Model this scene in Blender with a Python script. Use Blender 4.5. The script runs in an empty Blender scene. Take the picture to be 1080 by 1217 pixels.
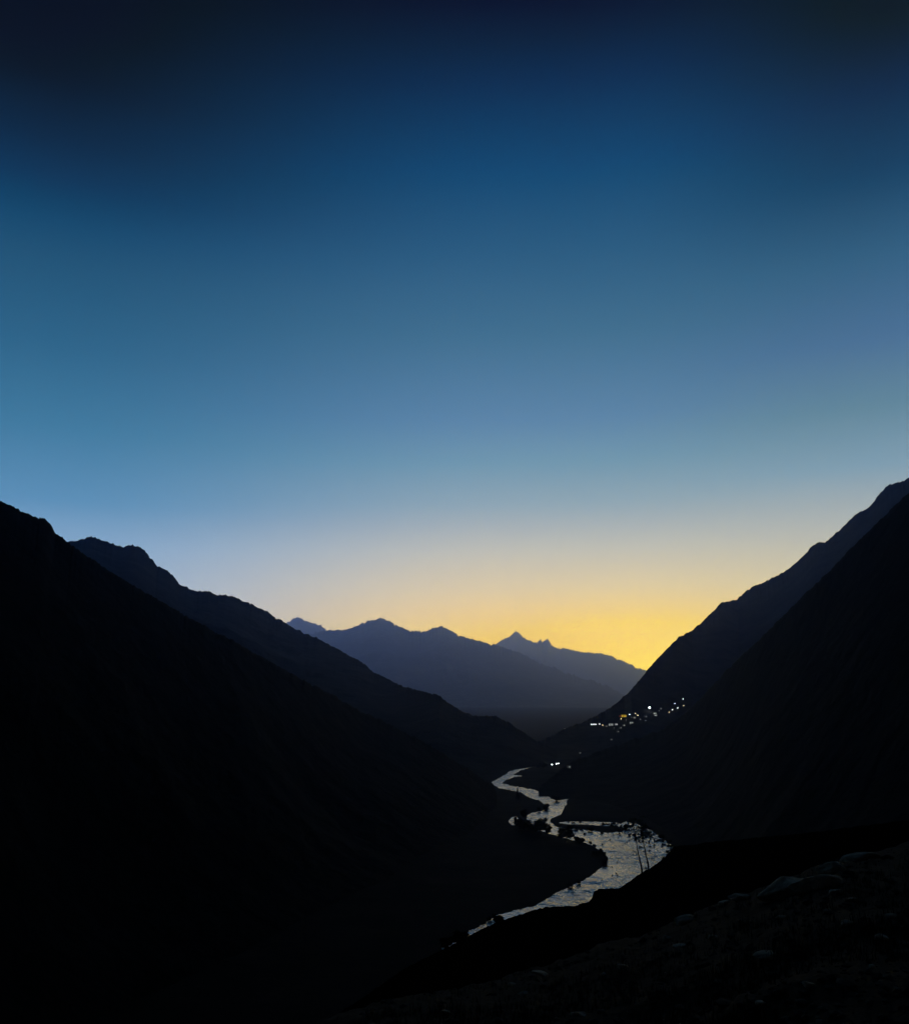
import bpy, bmesh, math, random
import numpy as np
from mathutils import Vector, Matrix
from mathutils.bvhtree import BVHTree

R = math.radians
random.seed(7)
rng = np.random.default_rng(7)
scene = bpy.context.scene
COL = scene.collection

# ------------------------------------------------------------------ camera
F = 1037.0; CX = 540.0; CY = 608.5; PITCH = R(12.1); H = 150.0
cam = bpy.data.cameras.new('camera'); camo = bpy.data.objects.new('camera', cam); COL.objects.link(camo)
camo.location = (0, 0, H); camo.rotation_euler = (R(90) + PITCH, 0, 0)
cam.sensor_fit = 'HORIZONTAL'; cam.sensor_width = 36; cam.lens = 36 * F / 1080
cam.clip_start = 0.1; cam.clip_end = 200000
scene.camera = camo

def raydir(px, py):
    x = (px - CX) / F; u = (CY - py) / F
    return np.array([x, math.cos(PITCH) - math.sin(PITCH) * u, math.sin(PITCH) + math.cos(PITCH) * u])
def azt(px, py):                      # azimuth (rad, from +Y towards +X) and tan of elevation
    d = raydir(px, py); h = math.hypot(d[0], d[1]); return math.atan2(d[0], d[1]), d[2] / h
def ground(px, py, z=0.0):            # where the line of sight meets height z
    d = raydir(px, py); s = (z - H) / d[2]; return (d[0] * s, d[1] * s)

# ------------------------------------------------------------------ noise
def _h(ix, iy, s):
    n = (ix * 374761393 + iy * 668265263 + s * 974634777) & 0x7fffffff
    n = ((n ^ (n >> 13)) * 1274126177) & 0x7fffffff
    return ((n ^ (n >> 16)) & 0xffff) / 65535.0
def vnoise(x, y, s=0):
    x = np.asarray(x, float); y = np.asarray(y, float)
    ix = np.floor(x).astype(np.int64); iy = np.floor(y).astype(np.int64)
    fx = x - ix; fy = y - iy; fx = fx * fx * (3 - 2 * fx); fy = fy * fy * (3 - 2 * fy)
    a = _h(ix, iy, s); b = _h(ix + 1, iy, s); c = _h(ix, iy + 1, s); d = _h(ix + 1, iy + 1, s)
    return (a * (1 - fx) + b * fx) * (1 - fy) + (c * (1 - fx) + d * fx) * fy
def fbm(x, y, o=5, s=0, g=0.5):
    t = 0; a = 1; w = 0
    for k in range(o):
        t = t + a * vnoise(x * 2 ** k, y * 2 ** k, s + k * 17); w += a; a *= g
    return t / w
def ridged(x, y, o=5, s=0):
    t = 0; a = 1; w = 0
    for k in range(o):
        t = t + a * (1 - abs(2 * vnoise(x * 2 ** k, y * 2 ** k, s + k * 31) - 1)); w += a; a *= 0.5
    return t / w

# ------------------------------------------------------------------ object helpers
def link(name, me, mat=None, parent=None, smooth=False):
    o = bpy.data.objects.new(name, me); COL.objects.link(o)
    if mat: me.materials.append(mat)
    if parent: o.parent = parent
    if smooth: me.shade_smooth()
    return o
def from_bm(name, bm, mat=None, parent=None, smooth=False):
    bmesh.ops.recalc_face_normals(bm, faces=bm.faces)
    me = bpy.data.meshes.new(name); bm.to_mesh(me); bm.free()
    return link(name, me, mat, parent, smooth)
def tag(o, label=None, cat=None, group=None, kind=None):
    if label: o['label'] = label
    if cat: o['category'] = cat
    if group: o['group'] = group
    if kind: o['kind'] = kind
    return o
def empty(name, loc, rz=0):
    o = bpy.data.objects.new(name, None); COL.objects.link(o); o.location = loc; o.rotation_euler = (0, 0, rz)
    o.empty_display_size = 0.5
    return o
def grid_mesh(name, P, mat, closed=False):      # P: rows x cols x 3
    m, n = P.shape[:2]
    me = bpy.data.meshes.new(name)
    idx = np.arange(m * n).reshape(m, n)
    a = idx[:-1, :-1]; b = idx[:-1, 1:]; c = idx[1:, 1:]; d = idx[1:, :-1]
    f = np.stack([a, b, c, d], -1).reshape(-1, 4)
    if closed:
        g = np.stack([idx[:-1, -1], idx[:-1, 0], idx[1:, 0], idx[1:, -1]], -1); f = np.concatenate([f, g])
    me.vertices.add(m * n); me.vertices.foreach_set('co', P.reshape(-1).astype(np.float32))
    me.loops.add(f.size); me.loops.foreach_set('vertex_index', f.reshape(-1).astype(np.int32))
    me.polygons.add(len(f)); me.polygons.foreach_set('loop_start', np.arange(0, f.size, 4, dtype=np.int32))
    me.polygons.foreach_set('loop_total', np.full(len(f), 4, dtype=np.int32))
    me.update(calc_edges=True); me.validate()
    return link(name, me, mat, smooth=True), f

# ------------------------------------------------------------------ materials
def new_mat(name):
    m = bpy.data.materials.new(name); m.use_nodes = True
    nt = m.node_tree; nt.nodes.clear()
    out = nt.nodes.new('ShaderNodeOutputMaterial'); b = nt.nodes.new('ShaderNodeBsdfPrincipled')
    nt.links.new(b.outputs[0], out.inputs[0])
    return m, nt, b
def noise_mat(name, c1, c2, scale, rough=0.95, bump=0.0, bscale=None, detail=8, spec=0.2, lo=0.35, hi=0.65):
    m, nt, b = new_mat(name)
    tc = nt.nodes.new('ShaderNodeTexCoord'); n = nt.nodes.new('ShaderNodeTexNoise')
    n.inputs['Scale'].default_value = scale; n.inputs['Detail'].default_value = detail; n.inputs['Roughness'].default_value = 0.65
    r = nt.nodes.new('ShaderNodeValToRGB'); r.color_ramp.elements[0].position = lo; r.color_ramp.elements[1].position = hi
    r.color_ramp.elements[0].color = (*c1, 1); r.color_ramp.elements[1].color = (*c2, 1)
    nt.links.new(tc.outputs['Object'], n.inputs['Vector']); nt.links.new(n.outputs['Fac'], r.inputs[0])
    nt.links.new(r.outputs[0], b.inputs['Base Color'])
    b.inputs['Roughness'].default_value = rough; b.inputs['Specular IOR Level'].default_value = spec
    if bump:
        n2 = nt.nodes.new('ShaderNodeTexNoise'); n2.inputs['Scale'].default_value = bscale or scale * 4; n2.inputs['Detail'].default_value = 8
        bp = nt.nodes.new('ShaderNodeBump'); bp.inputs['Strength'].default_value = 1.0; bp.inputs['Distance'].default_value = bump
        nt.links.new(tc.outputs['Object'], n2.inputs['Vector']); nt.links.new(n2.outputs['Fac'], bp.inputs['Height'])
        nt.links.new(bp.outputs[0], b.inputs['Normal'])
    return m
def emit_mat(name, col, strength):
    m, nt, b = new_mat(name)
    b.inputs['Base Color'].default_value = (*[min(1, c) for c in col], 1); b.inputs['Roughness'].default_value = 0.4
    b.inputs['Emission Color'].default_value = (*col, 1); b.inputs['Emission Strength'].default_value = strength
    return m
M = {}
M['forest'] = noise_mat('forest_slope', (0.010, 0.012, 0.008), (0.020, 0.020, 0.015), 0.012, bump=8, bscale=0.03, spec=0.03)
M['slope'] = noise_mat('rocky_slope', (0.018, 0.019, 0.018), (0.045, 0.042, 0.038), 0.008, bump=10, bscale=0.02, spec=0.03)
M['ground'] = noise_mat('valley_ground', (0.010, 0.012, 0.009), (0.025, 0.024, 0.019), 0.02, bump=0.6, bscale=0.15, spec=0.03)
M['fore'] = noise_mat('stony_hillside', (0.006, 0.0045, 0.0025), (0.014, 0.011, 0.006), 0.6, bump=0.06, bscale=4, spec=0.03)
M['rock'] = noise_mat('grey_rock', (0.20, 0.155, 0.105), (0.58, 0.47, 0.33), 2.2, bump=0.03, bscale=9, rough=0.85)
M['river_rock'] = noise_mat('dark_wet_rock', (0.018, 0.018, 0.018), (0.04, 0.038, 0.035), 0.8, bump=0.1, bscale=2, rough=0.8)
M['bark'] = noise_mat('bark', (0.018, 0.014, 0.010), (0.035, 0.028, 0.02), 4)
M['leaf'] = noise_mat('leaf', (0.012, 0.018, 0.009), (0.028, 0.036, 0.018), 1.5, spec=0.03)
M['needle'] = noise_mat('needle', (0.010, 0.015, 0.010), (0.02, 0.028, 0.018), 1.2, spec=0.03)
M['wall_white'] = noise_mat('whitewashed_wall', (0.35, 0.34, 0.31), (0.5, 0.48, 0.45), 1.0)
M['wall_stone'] = noise_mat('stone_wall', (0.12, 0.11, 0.10), (0.22, 0.2, 0.18), 1.5)
M['roof_metal'] = noise_mat('dark_roof', (0.04, 0.045, 0.05), (0.08, 0.08, 0.085), 1.0, rough=0.6)
M['roof_slate'] = noise_mat('slate_roof', (0.05, 0.045, 0.04), (0.09, 0.085, 0.08), 1.2)
M['timber'] = noise_mat('timber', (0.05, 0.035, 0.02), (0.09, 0.06, 0.04), 3)
M['steel'] = noise_mat('galvanised_steel', (0.2, 0.2, 0.21), (0.3, 0.3, 0.31), 4, rough=0.5)
M['gravel'] = noise_mat('pale_gravel', (0.06, 0.058, 0.055), (0.12, 0.115, 0.11), 0.3)
M['lit_white'] = emit_mat('lit_window_white', (0.86, 0.93, 1.0), 3.0)
M['lit_soft'] = emit_mat('lit_window_soft', (0.85, 0.9, 0.85), 0.9)
M['lit_dim'] = emit_mat('lit_window_dim', (0.85, 0.88, 0.8), 0.35)
M['lit_yellow'] = emit_mat('lit_window_yellow', (1.0, 0.72, 0.02), 1.3)
M['lit_red'] = emit_mat('lit_window_red', (0.55, 0.02, 0.02), 1.0)
M['lamp_white'] = emit_mat('lamp_white', (0.88, 0.94, 1.0), 22.0)
M['lamp_soft'] = emit_mat('lamp_soft', (0.85, 0.92, 1.0), 3.2)
M['flood'] = emit_mat('floodlight_glass', (0.92, 0.96, 1.0), 60.0)

# far mountains: dark rock with snow lying high up on the gentler faces
def mountain_mat(name, zlo, zhi, snow):
    m, nt, b = new_mat(name)
    N = nt.nodes; L = nt.links
    geo = N.new('ShaderNodeNewGeometry'); sep = N.new('ShaderNodeSeparateXYZ'); L.new(geo.outputs['Position'], sep.inputs[0])
    tc = N.new('ShaderNodeTexCoord'); n = N.new('ShaderNodeTexNoise'); n.inputs['Scale'].default_value = 0.004; n.inputs['Detail'].default_value = 9
    n.inputs['Roughness'].default_value = 0.7
    L.new(tc.outputs['Object'], n.inputs['Vector'])
    mr = N.new('ShaderNodeMapRange'); mr.inputs['From Min'].default_value = zlo; mr.inputs['From Max'].default_value = zhi
    L.new(sep.outputs['Z'], mr.inputs['Value'])
    ad = N.new('ShaderNodeMath'); ad.operation = 'MULTIPLY_ADD'; ad.inputs[1].default_value = 1.6; ad.inputs[2].default_value = -0.8
    L.new(n.outputs['Fac'], ad.inputs[0])
    su = N.new('ShaderNodeMath'); su.operation = 'ADD'; su.use_clamp = True
    L.new(mr.outputs[0], su.inputs[0]); L.new(ad.outputs[0], su.inputs[1])
    mix = N.new('ShaderNodeMix'); mix.data_type = 'RGBA'
    mix.inputs[6].default_value = (0.035, 0.036, 0.038, 1); mix.inputs[7].default_value = (*snow, 1)
    L.new(su.outputs[0], mix.inputs[0]); L.new(mix.outputs[2], b.inputs['Base Color'])
    b.inputs['Roughness'].default_value = 0.9; b.inputs['Specular IOR Level'].default_value = 0.1
    return m
M['far1'] = mountain_mat('snowy_range', 1900, 4200, (0.30, 0.31, 0.33))
M['far2'] = mountain_mat('far_range', 2000, 5300, (0.25, 0.25, 0.27))

# water
m, nt, b = new_mat('river_water'); M['water'] = m
N = nt.nodes; L = nt.links
tc = N.new('ShaderNodeTexCoord')
def wnoise(scale, sx=1, sy=1, detail=4, rot=0):
    mp = N.new('ShaderNodeMapping'); mp.inputs['Scale'].default_value = (sx, sy, 1); mp.inputs['Rotation'].default_value = (0, 0, rot)
    n = N.new('ShaderNodeTexNoise'); n.inputs['Scale'].default_value = scale; n.inputs['Detail'].default_value = detail
    n.inputs['Roughness'].default_value = 0.6
    L.new(tc.outputs['Object'], mp.inputs[0]); L.new(mp.outputs[0], n.inputs['Vector']); return n
n1 = wnoise(0.030, 1.0, 0.45, 5); n2 = wnoise(0.09, 1.0, 0.5, 3)
bp = N.new('ShaderNodeBump'); bp.inputs['Distance'].default_value = 9.5
sm = N.new('ShaderNodeMath'); sm.operation = 'MULTIPLY_ADD'; sm.inputs[1].default_value = 0.45
L.new(n2.outputs['Fac'], sm.inputs[0]); L.new(n1.outputs['Fac'], sm.inputs[2]); L.new(sm.outputs[0], bp.inputs['Height'])
cal = wnoise(0.012, 1.0, 0.5, 2)
cm = N.new('ShaderNodeMapRange'); cm.inputs['From Min'].default_value = 0.35; cm.inputs['From Max'].default_value = 0.62; cm.inputs['To Min'].default_value = 0.3; cm.inputs['To Max'].default_value = 1.0
L.new(cal.outputs['Fac'], cm.inputs['Value']); L.new(cm.outputs[0], bp.inputs['Strength'])
L.new(bp.outputs[0], b.inputs['Normal'])
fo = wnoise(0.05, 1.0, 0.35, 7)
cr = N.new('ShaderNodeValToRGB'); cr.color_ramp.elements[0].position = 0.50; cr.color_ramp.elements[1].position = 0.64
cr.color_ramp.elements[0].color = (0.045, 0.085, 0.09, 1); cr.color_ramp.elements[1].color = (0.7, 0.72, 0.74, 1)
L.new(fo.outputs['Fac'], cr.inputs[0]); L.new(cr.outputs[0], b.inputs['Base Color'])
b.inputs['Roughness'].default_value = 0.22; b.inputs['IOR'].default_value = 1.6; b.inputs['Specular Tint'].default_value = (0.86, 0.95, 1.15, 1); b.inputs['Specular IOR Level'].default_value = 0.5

# ------------------------------------------------------------------ world: twilight sky
def lin(h):
    c = [int(h[i:i + 2], 16) / 255 for i in (1, 3, 5)]
    return tuple(x / 12.92 if x <= 0.04045 else ((x + 0.055) / 1.055) ** 2.4 for x in c)
SUN_AZ, SUN_T = azt(772, 796); SUN_EL = math.atan(SUN_T)
SKYK = 0.9
w = bpy.data.worlds.new('World'); scene.world = w; w.use_nodes = True
nt = w.node_tree; nt.nodes.clear(); N = nt.nodes; L = nt.links
wo = N.new('ShaderNodeOutputWorld'); bg = N.new('ShaderNodeBackground'); bg2 = N.new('ShaderNodeBackground'); add = N.new('ShaderNodeAddShader')
L.new(bg.outputs[0], add.inputs[0]); L.new(bg2.outputs[0], add.inputs[1]); L.new(add.outputs[0], wo.inputs[0])
sky = N.new('ShaderNodeTexSky'); sky.sky_type = 'NISHITA'; sky.sun_disc = False
sky.sun_elevation = R(-1.0); sky.sun_rotation = SUN_AZ
L.new(sky.outputs[0], bg2.inputs[0]); bg2.inputs[1].default_value = 0.004
tc = N.new('ShaderNodeTexCoord'); sep = N.new('ShaderNodeSeparateXYZ'); L.new(tc.outputs['Generated'], sep.inputs[0])
def math_n(op, a, b=None, c=None, clamp=False):
    n = N.new('ShaderNodeMath'); n.operation = op; n.use_clamp = clamp
    for i, v in enumerate((a, b, c)):
        if v is None: continue
        if isinstance(v, (int, float)): n.inputs[i].default_value = v
        else: L.new(v, n.inputs[i])
    return n.outputs[0]
el = math_n('MULTIPLY', math_n('ARCSINE', sep.outputs['Z']), 180 / math.pi)
# azimuth difference from the glow, degrees
az = math_n('ARCTAN2', sep.outputs['X'], sep.outputs['Y'])
daz = math_n('SUBTRACT', az, SUN_AZ)
cosd = math_n('COSINE', daz)
dd = math_n('MULTIPLY', math_n('ARCCOSINE', cosd), 180 / math.pi)
def ramp(fac_el, pts, top=60.0):
    f = math_n('DIVIDE', fac_el, top, clamp=True)
    r = N.new('ShaderNodeValToRGB'); r.color_ramp.interpolation = 'EASE'
    e = r.color_ramp.elements
    while len(e) > 1: e.remove(e[-1])
    r.color_ramp.interpolation = 'LINEAR'
    e[0].position = pts[0][0] / top; e[0].color = (*lin(pts[0][1]), 1)
    for p, c in pts[1:]:
        q = e.new(p / top); q.color = (*lin(c), 1)
    L.new(f, r.inputs[0]); return r.outputs[0]
def elev(px, py): return math.degrees(math.atan(azt(px, py)[1]))
def col_pts(px, lst, head=(), tail=((60, '#04101c'),)):
    return sorted(list(head) + [(elev(px, y), c_) for y, c_ in lst] + list(tail))
SKY_MID = col_pts(600, [(0, '#0b2242'), (50, '#102c4e'), (100, '#16355e'), (200, '#1c4a78'), (300, '#2e5c84'), (400, '#406d90'), (500, '#567fa6'), (550, '#6890ac'), (600, '#869eb2'),
                        (625, '#9ea8b4'), (655, '#b8b6b4'), (700, '#d6c2a8'), (730, '#e8c696'), (770, '#f2c870')], [(0, '#f2c460')])
SKY_FAR = col_pts(20, [(0, '#08161f'), (75, '#0b1c30'), (150, '#0f2a48'), (200, '#12365a'), (250, '#1a476c'), (300, '#245274'), (400, '#2c6082'), (500, '#3b7394'), (590, '#5486a9'), (640, '#7c9cb8')], [(4, '#a8b0b8'), (0, '#bcb8b0')], [(60, '#040c16')])
SKY_RIGHT = col_pts(1060, [(0, '#072230'), (50, '#0b2740'), (100, '#122f52'), (200, '#1b4268'), (300, '#325e82'), (400, '#466c94'), (480, '#5a8098'), (550, '#7696ae'), (620, '#a8acb0'), (680, '#c8bca8')], [(2, '#e8c080'), (0, '#e8c080')], [(60, '#04101c')])
SKY_BACK = [(0, '#0a1220'), (10, '#0a1222'), (25, '#070e1e'), (60, '#030a14')]
mid = ramp(el, SKY_MID); far = ramp(el, SKY_FAR); back = ramp(el, SKY_BACK); right = ramp(el, SKY_RIGHT)
def mixc(f, a, bb):
    n = N.new('ShaderNodeMix'); n.data_type = 'RGBA'; L.new(f, n.inputs[0])
    for i, v in ((6, a), (7, bb)):
        if isinstance(v, tuple): n.inputs[i].default_value = v
        else: L.new(v, n.inputs[i])
    return n.outputs[2]
def smooth(v, a, bb, lo=0.0, hi=1.0):
    n = N.new('ShaderNodeMapRange'); n.interpolation_type = 'SMOOTHSTEP'
    n.inputs['From Min'].default_value = a; n.inputs['From Max'].default_value = bb
    n.inputs['To Min'].default_value = lo; n.inputs['To Max'].default_value = hi
    L.new(v, n.inputs['Value']); return n.outputs[0]
c = mixc(smooth(sep.outputs['X'], 0.16, 0.43), mid, right)
c = mixc(smooth(sep.outputs['X'], 0.07, -0.42), c, far)
c = mixc(smooth(dd, 50, 105), c, back)
# the yellow afterglow close to where the sun went down
e2 = math_n('POWER', math_n('DIVIDE', math_n('SUBTRACT', el, 0.0), 4.1), 2.0)
a2 = math_n('POWER', math_n('DIVIDE', dd, 10.5), 2.0)
g = math_n('EXPONENT', math_n('MULTIPLY', math_n('ADD', e2, a2), -1.0))
e3 = math_n('POWER', math_n('DIVIDE', el, 3.4), 2.0); a3 = math_n('POWER', math_n('DIVIDE', dd, 6.0), 2.0)
g3 = math_n('EXPONENT', math_n('MULTIPLY', math_n('ADD', e3, a3), -1.0))
c = mixc(math_n('MULTIPLY', g, 0.88), c, (*lin('#ffbe08'), 1))
c = mixc(g3, c, (1.15, 0.86, 0.0, 1))
# the valley air takes its share of the light on the way down: the sky above it is brighter by that much
HAZE_J = (0.028, 0.040, 0.115); HD = 3.1e-5; HTOP = 5300.0; HR = 70000.0
path = math_n('MINIMUM', math_n('DIVIDE', HTOP - H, math_n('MAXIMUM', math_n('SINE', math_n('MULTIPLY', el, math.pi / 180)), 0.0001)), HR)
tau = math_n('MULTIPLY', path, HD)
lost = math_n('SUBTRACT', 1.0, math_n('EXPONENT', math_n('MULTIPLY', tau, -1.0)))
vs0 = N.new('ShaderNodeVectorMath'); vs0.operation = 'SCALE'; vs0.inputs[0].default_value = HAZE_J; L.new(math_n('MULTIPLY', lost, math_n('MULTIPLY_ADD', math_n('EXPONENT', math_n('MULTIPLY', math_n('POWER', math_n('DIVIDE', dd, 26.0), 2.0), -1.0)), 0.9, 1.0)), vs0.inputs['Scale'])
vs1 = N.new('ShaderNodeVectorMath'); vs1.operation = 'SUBTRACT'; L.new(c, vs1.inputs[0]); L.new(vs0.outputs[0], vs1.inputs[1])
vs2 = N.new('ShaderNodeVectorMath'); vs2.operation = 'MAXIMUM'; L.new(vs1.outputs[0], vs2.inputs[0]); vs2.inputs[1].default_value = (0.0, 0.0, 0.0)
L.new(vs2.outputs[0], bg.inputs[0]); L.new(math_n('EXPONENT', math_n('MULTIPLY', math_n('MULTIPLY', tau, SKYK), smooth(dd, 38, 75, 1.0, 0.0))), bg.inputs[1])

sun = bpy.data.lights.new('sun', 'SUN'); suno = bpy.data.objects.new('sun', sun); COL.objects.link(suno)
sun.energy = 0.02; sun.angle = R(10); sun.color = (1.0, 0.8, 0.45)
se = R(2.5)
d = Vector((math.sin(SUN_AZ) * math.cos(se), math.cos(SUN_AZ) * math.cos(se), math.sin(se)))
suno.rotation_euler = d.to_track_quat('Z', 'Y').to_euler()

# ------------------------------------------------------------------ mountains
BV = {}
JAG = 1.05
def farther(k, l): return [(*q[:-1], q[-1] * k) for q in l]
def ridge(name, crest, foot, mat, cols, rows, jag=0.8, spur=0.14, p=1.25, seed=0, zf=-3.0, back_slope=0.7, jf=1.0, extra=8, spk=None, nsc=6.0):
    """crest: (px, py, distance); foot: (px, distance).  One solid mountain: face towards the valley, crest, back slope."""
    if crest[0][2] > 7000: crest = farther(3.6, crest); foot = farther(2.9, foot)
    if name == 'mountain' and seed == 61: crest = [(x, y, q * (1 + 0.9 * min(1, max(0, (x - 750) / 130)))) for x, y, q in crest]; foot = [(x, q * (1 + 0.25 * min(1, max(0, (x - 750) / 130)))) for x, q in foot]
    if name == 'mountain' and seed == 41: crest = [(x, y, q * (1 + 0.8 * min(1, max(0, (520 - x) / 200)))) for x, y, q in crest]
    jag = jag * (1.5 if crest[0][2] > 7000 else JAG)
    A = []; T = []; D = []
    for px, py, dd_ in crest:
        a, t = azt(px, py); A.append(a); T.append(t); D.append(dd_)
    A = np.array(A); T = np.array(T); D = np.array(D)
    az_ = np.linspace(A[0], A[-1], cols)
    tc_ = np.interp(az_, A, T); Dc = np.interp(az_, A, D)
    k = az_ * F
    n = (fbm(k * 0.06 * jf, k * 0 + seed, 3, seed) - 0.5) * 2.4 + (fbm(k * 0.22 * jf, k * 0 + seed + 9, 5, seed + 3, 0.75) - 0.5) * 4.5
    tsm = tc_ + (fbm(k * 0.03, k * 0 + seed, 2, seed) - 0.5) * 1.0 / F - 1.0 / F
    if len(tsm) > 60:
        kr = np.hanning(31); kr /= kr.sum(); tsm = np.minimum(np.convolve(np.pad(tsm, 15, mode='edge'), kr, 'valid'), tsm)
    tc_ = tc_ + n * jag / F
    fa = np.array([azt(px, 830)[0] for px, _ in foot]); fd = np.array([q for _, q in foot])
    Df = np.minimum(np.interp(az_, fa, fd), Dc * 0.93)
    zc = np.maximum(H + Dc * tc_, zf + 1); zsm = np.maximum(H + Dc * tsm, zf + 0.5)
    tc_ = (zc - H) / Dc
    P = []
    spk = spk or F * 0.012
    t = np.linspace(0, 1, rows) ** 0.9
    for i in range(rows):
        s = t[i]
        r = Df + (Dc - Df) * s
        zz = zsm + (zc - zsm) * s ** 10
        z = zf + (zz - zf) * s ** p
        q = nsc / np.mean(Dc)
        wx = np.sin(az_) * r * q; wy = np.cos(az_) * r * q * 0.8
        wv = fbm(wx * 0.6, wy * 0.6, 3, seed + 50)
        sp = ridged(wx + wv, wy + wv, 6, seed + 20) - 0.62
        env = math.sin(math.pi * min(1, s * 1.02)) ** 0.7 if 0 < s < 0.98 else (0 if s == 0 else 0.1 * (1 - s) / 0.02)
        z = z + sp * spur * (zsm - zf) * env
        cap = tc_ - (1 - s) * 0.012 - (0 if s == 1 else 0.0006)
        z = np.minimum(z, H + r * (tsm + (tc_ - tsm) * s ** 10 - (1 - s) * 0.012 - (0 if s > 0.985 else 0.0006))) if i < rows - 1 else zc
        z = np.maximum(z, zf)
        P.append(np.stack([np.sin(az_) * r, np.cos(az_) * r, z], -1))
    depth = (zc + 60) / back_slope
    for i in range(1, extra + 1):
        s = i / extra
        r = Dc + depth * s
        z = zc - (zc + 60) * s ** 1.05 + (fbm(az_ * 40, az_ * 0 + i, 3, seed + 7) - 0.5) * 0.12 * zc * math.sin(math.pi * s) - (0.02 * (zc + 60) * math.sin(math.pi * s))
        z = np.minimum(z, H + r * (tc_ - 0.0004 * i))
        P.append(np.stack([np.sin(az_) * r, np.cos(az_) * r, z], -1))
    P = np.array(P)
    o, f = grid_mesh(name, P, mat)
    tag(o, kind='structure')
    BV[name + str(seed)] = BVHTree.FromPolygons([tuple(v) for v in P.reshape(-1, 3)], [tuple(q) for q in f.tolist()])
    return o

ridge('mountain', [(520, 800, 15500), (560, 782, 15500), (588, 767, 15500), (600, 759, 15800), (606, 756.5, 15900), (613, 749.5, 16000), (617, 754, 15950), (624, 759, 15900), (638, 764.5, 15800), (641.5, 759.5, 15800), (644.5, 765, 15800),
     (650, 758.6, 15700), (655.5, 766, 15600), (665, 771.5, 15500), (672, 771, 15500), (680, 773.5, 15300), (692, 775, 15200), (704, 776, 15000), (722, 778, 14800), (737, 784, 14500),
     (752, 791, 14200), (766, 796, 14000), (785, 806, 13500), (830, 822, 13000)],
     [(500, 11500), (830, 10500)], M['far2'], 900, 40, jag=0.8, seed=11, spur=0.10, jf=2.2, spk=90)
ridge('mountain', [(250, 760, 13500), (300, 750, 13500), (330, 745, 13500), (342, 739, 13500), (353, 732.5, 13600), (362, 736.5, 13500), (378, 741, 13400), (386, 747, 13200), (395, 752, 13200), (430, 770, 13000), (470, 790, 12800)],
     [(250, 11000), (470, 10800)], M['far1'], 260, 34, jag=1.0, seed=23, spur=0.10, jf=2.0, spk=90)
ridge('mountain', [(300, 766, 9500), (350, 757, 9600), (385, 750, 9800), (400, 749.5, 9900), (418, 746, 10000), (432, 740.5, 10000), (443, 736, 10000), (452, 733.5, 10000), (460, 737, 9950), (470, 743, 9900),
     (484, 749, 9800), (500, 750, 9800), (514, 747, 9800), (525, 743.5, 9800), (534, 748, 9700), (545, 754, 9600), (556, 759, 9500), (570, 762.5, 9400), (585, 766, 9300), (600, 770, 9200), (620, 777, 9000),
     (640, 787, 8800), (660, 795, 8600), (680, 803, 8400), (700, 809, 8200), (720, 815, 8000), (745, 826, 7800), (790, 840, 7600), (850, 850, 7500)],
     [(300, 6500), (560, 5600), (850, 5200)], M['far1'], 700, 70, jag=0.9, seed=31, spur=0.16, jf=2.0, spk=60)
# left: middle mountain and near shoulder
ridge('mountain', [(-60, 660, 2300), (20, 652, 2350), (60, 648, 2400), (84, 642.5, 2450), (100, 640, 2450), (113, 638, 2450), (125, 643.5, 2450), (145, 649, 2450), (158, 647.5, 2450), (168, 651, 2450), (177, 661, 2420),
     (187, 674, 2400), (200, 679, 2400), (206, 685, 2400), (213, 694, 2400), (232, 702, 2400), (246, 702.5, 2400), (258, 707, 2400), (274, 709, 2420), (290, 714.5, 2450), (302, 719, 2480), (320, 729, 2500),
     (342, 742, 2550), (362, 753, 2600), (380, 760, 2620), (398, 770, 2650), (430, 787.5, 2680), (445, 800, 2690), (462, 808, 2700), (482, 817, 2700), (505, 822, 2700), (522, 828, 2680), (540, 841, 2650),
     (560, 850, 2620), (590, 852, 2600), (605, 859, 2580), (620, 870, 2560), (640, 882, 2540), (662, 893, 2500), (690, 899, 2300)],
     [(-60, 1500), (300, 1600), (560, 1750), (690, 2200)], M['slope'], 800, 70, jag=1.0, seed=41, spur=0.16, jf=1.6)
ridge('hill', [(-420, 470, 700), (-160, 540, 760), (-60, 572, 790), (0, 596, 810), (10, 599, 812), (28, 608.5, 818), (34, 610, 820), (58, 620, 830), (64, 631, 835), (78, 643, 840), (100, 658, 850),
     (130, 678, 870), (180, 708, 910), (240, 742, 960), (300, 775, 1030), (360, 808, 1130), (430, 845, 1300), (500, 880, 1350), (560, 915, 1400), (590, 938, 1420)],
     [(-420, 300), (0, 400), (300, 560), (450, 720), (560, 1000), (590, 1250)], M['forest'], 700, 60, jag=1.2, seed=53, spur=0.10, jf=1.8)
# right: big mountain above the village and the nearer dark flank
ridge('mountain', [(610, 893, 2500), (640, 882, 2700), (655, 876, 2800), (672, 866, 2950), (695, 858, 3100), (715, 848, 3250), (728, 838, 3350), (742, 828, 3500), (750, 820, 3500), (757, 810, 3500), (770, 795, 3500),
     (786, 778, 3480), (797, 766.5, 3450), (806, 757, 3420), (822, 750.5, 3400), (835, 738, 3380), (846, 727, 3350), (857, 716, 3320), (875, 712, 3300), (886, 702, 3280), (905, 692.5, 3250),
     (922, 684.5, 3220), (943, 671.5, 3200), (955, 659, 3180), (966, 647.5, 3150), (984, 642, 3120), (1000, 628, 3100), (1018, 610.5, 3050), (1031, 603, 3030), (1053, 578, 3000), (1067, 573.5, 2980), (1080, 568, 2950),
     (1140, 530, 2900), (1300, 450, 2800)],
     [(610, 2350), (700, 2250), (900, 2000), (1300, 1700)], M['slope'], 900, 80, jag=1.0, seed=61, spur=0.12, p=1.5, jf=1.5)
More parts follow.
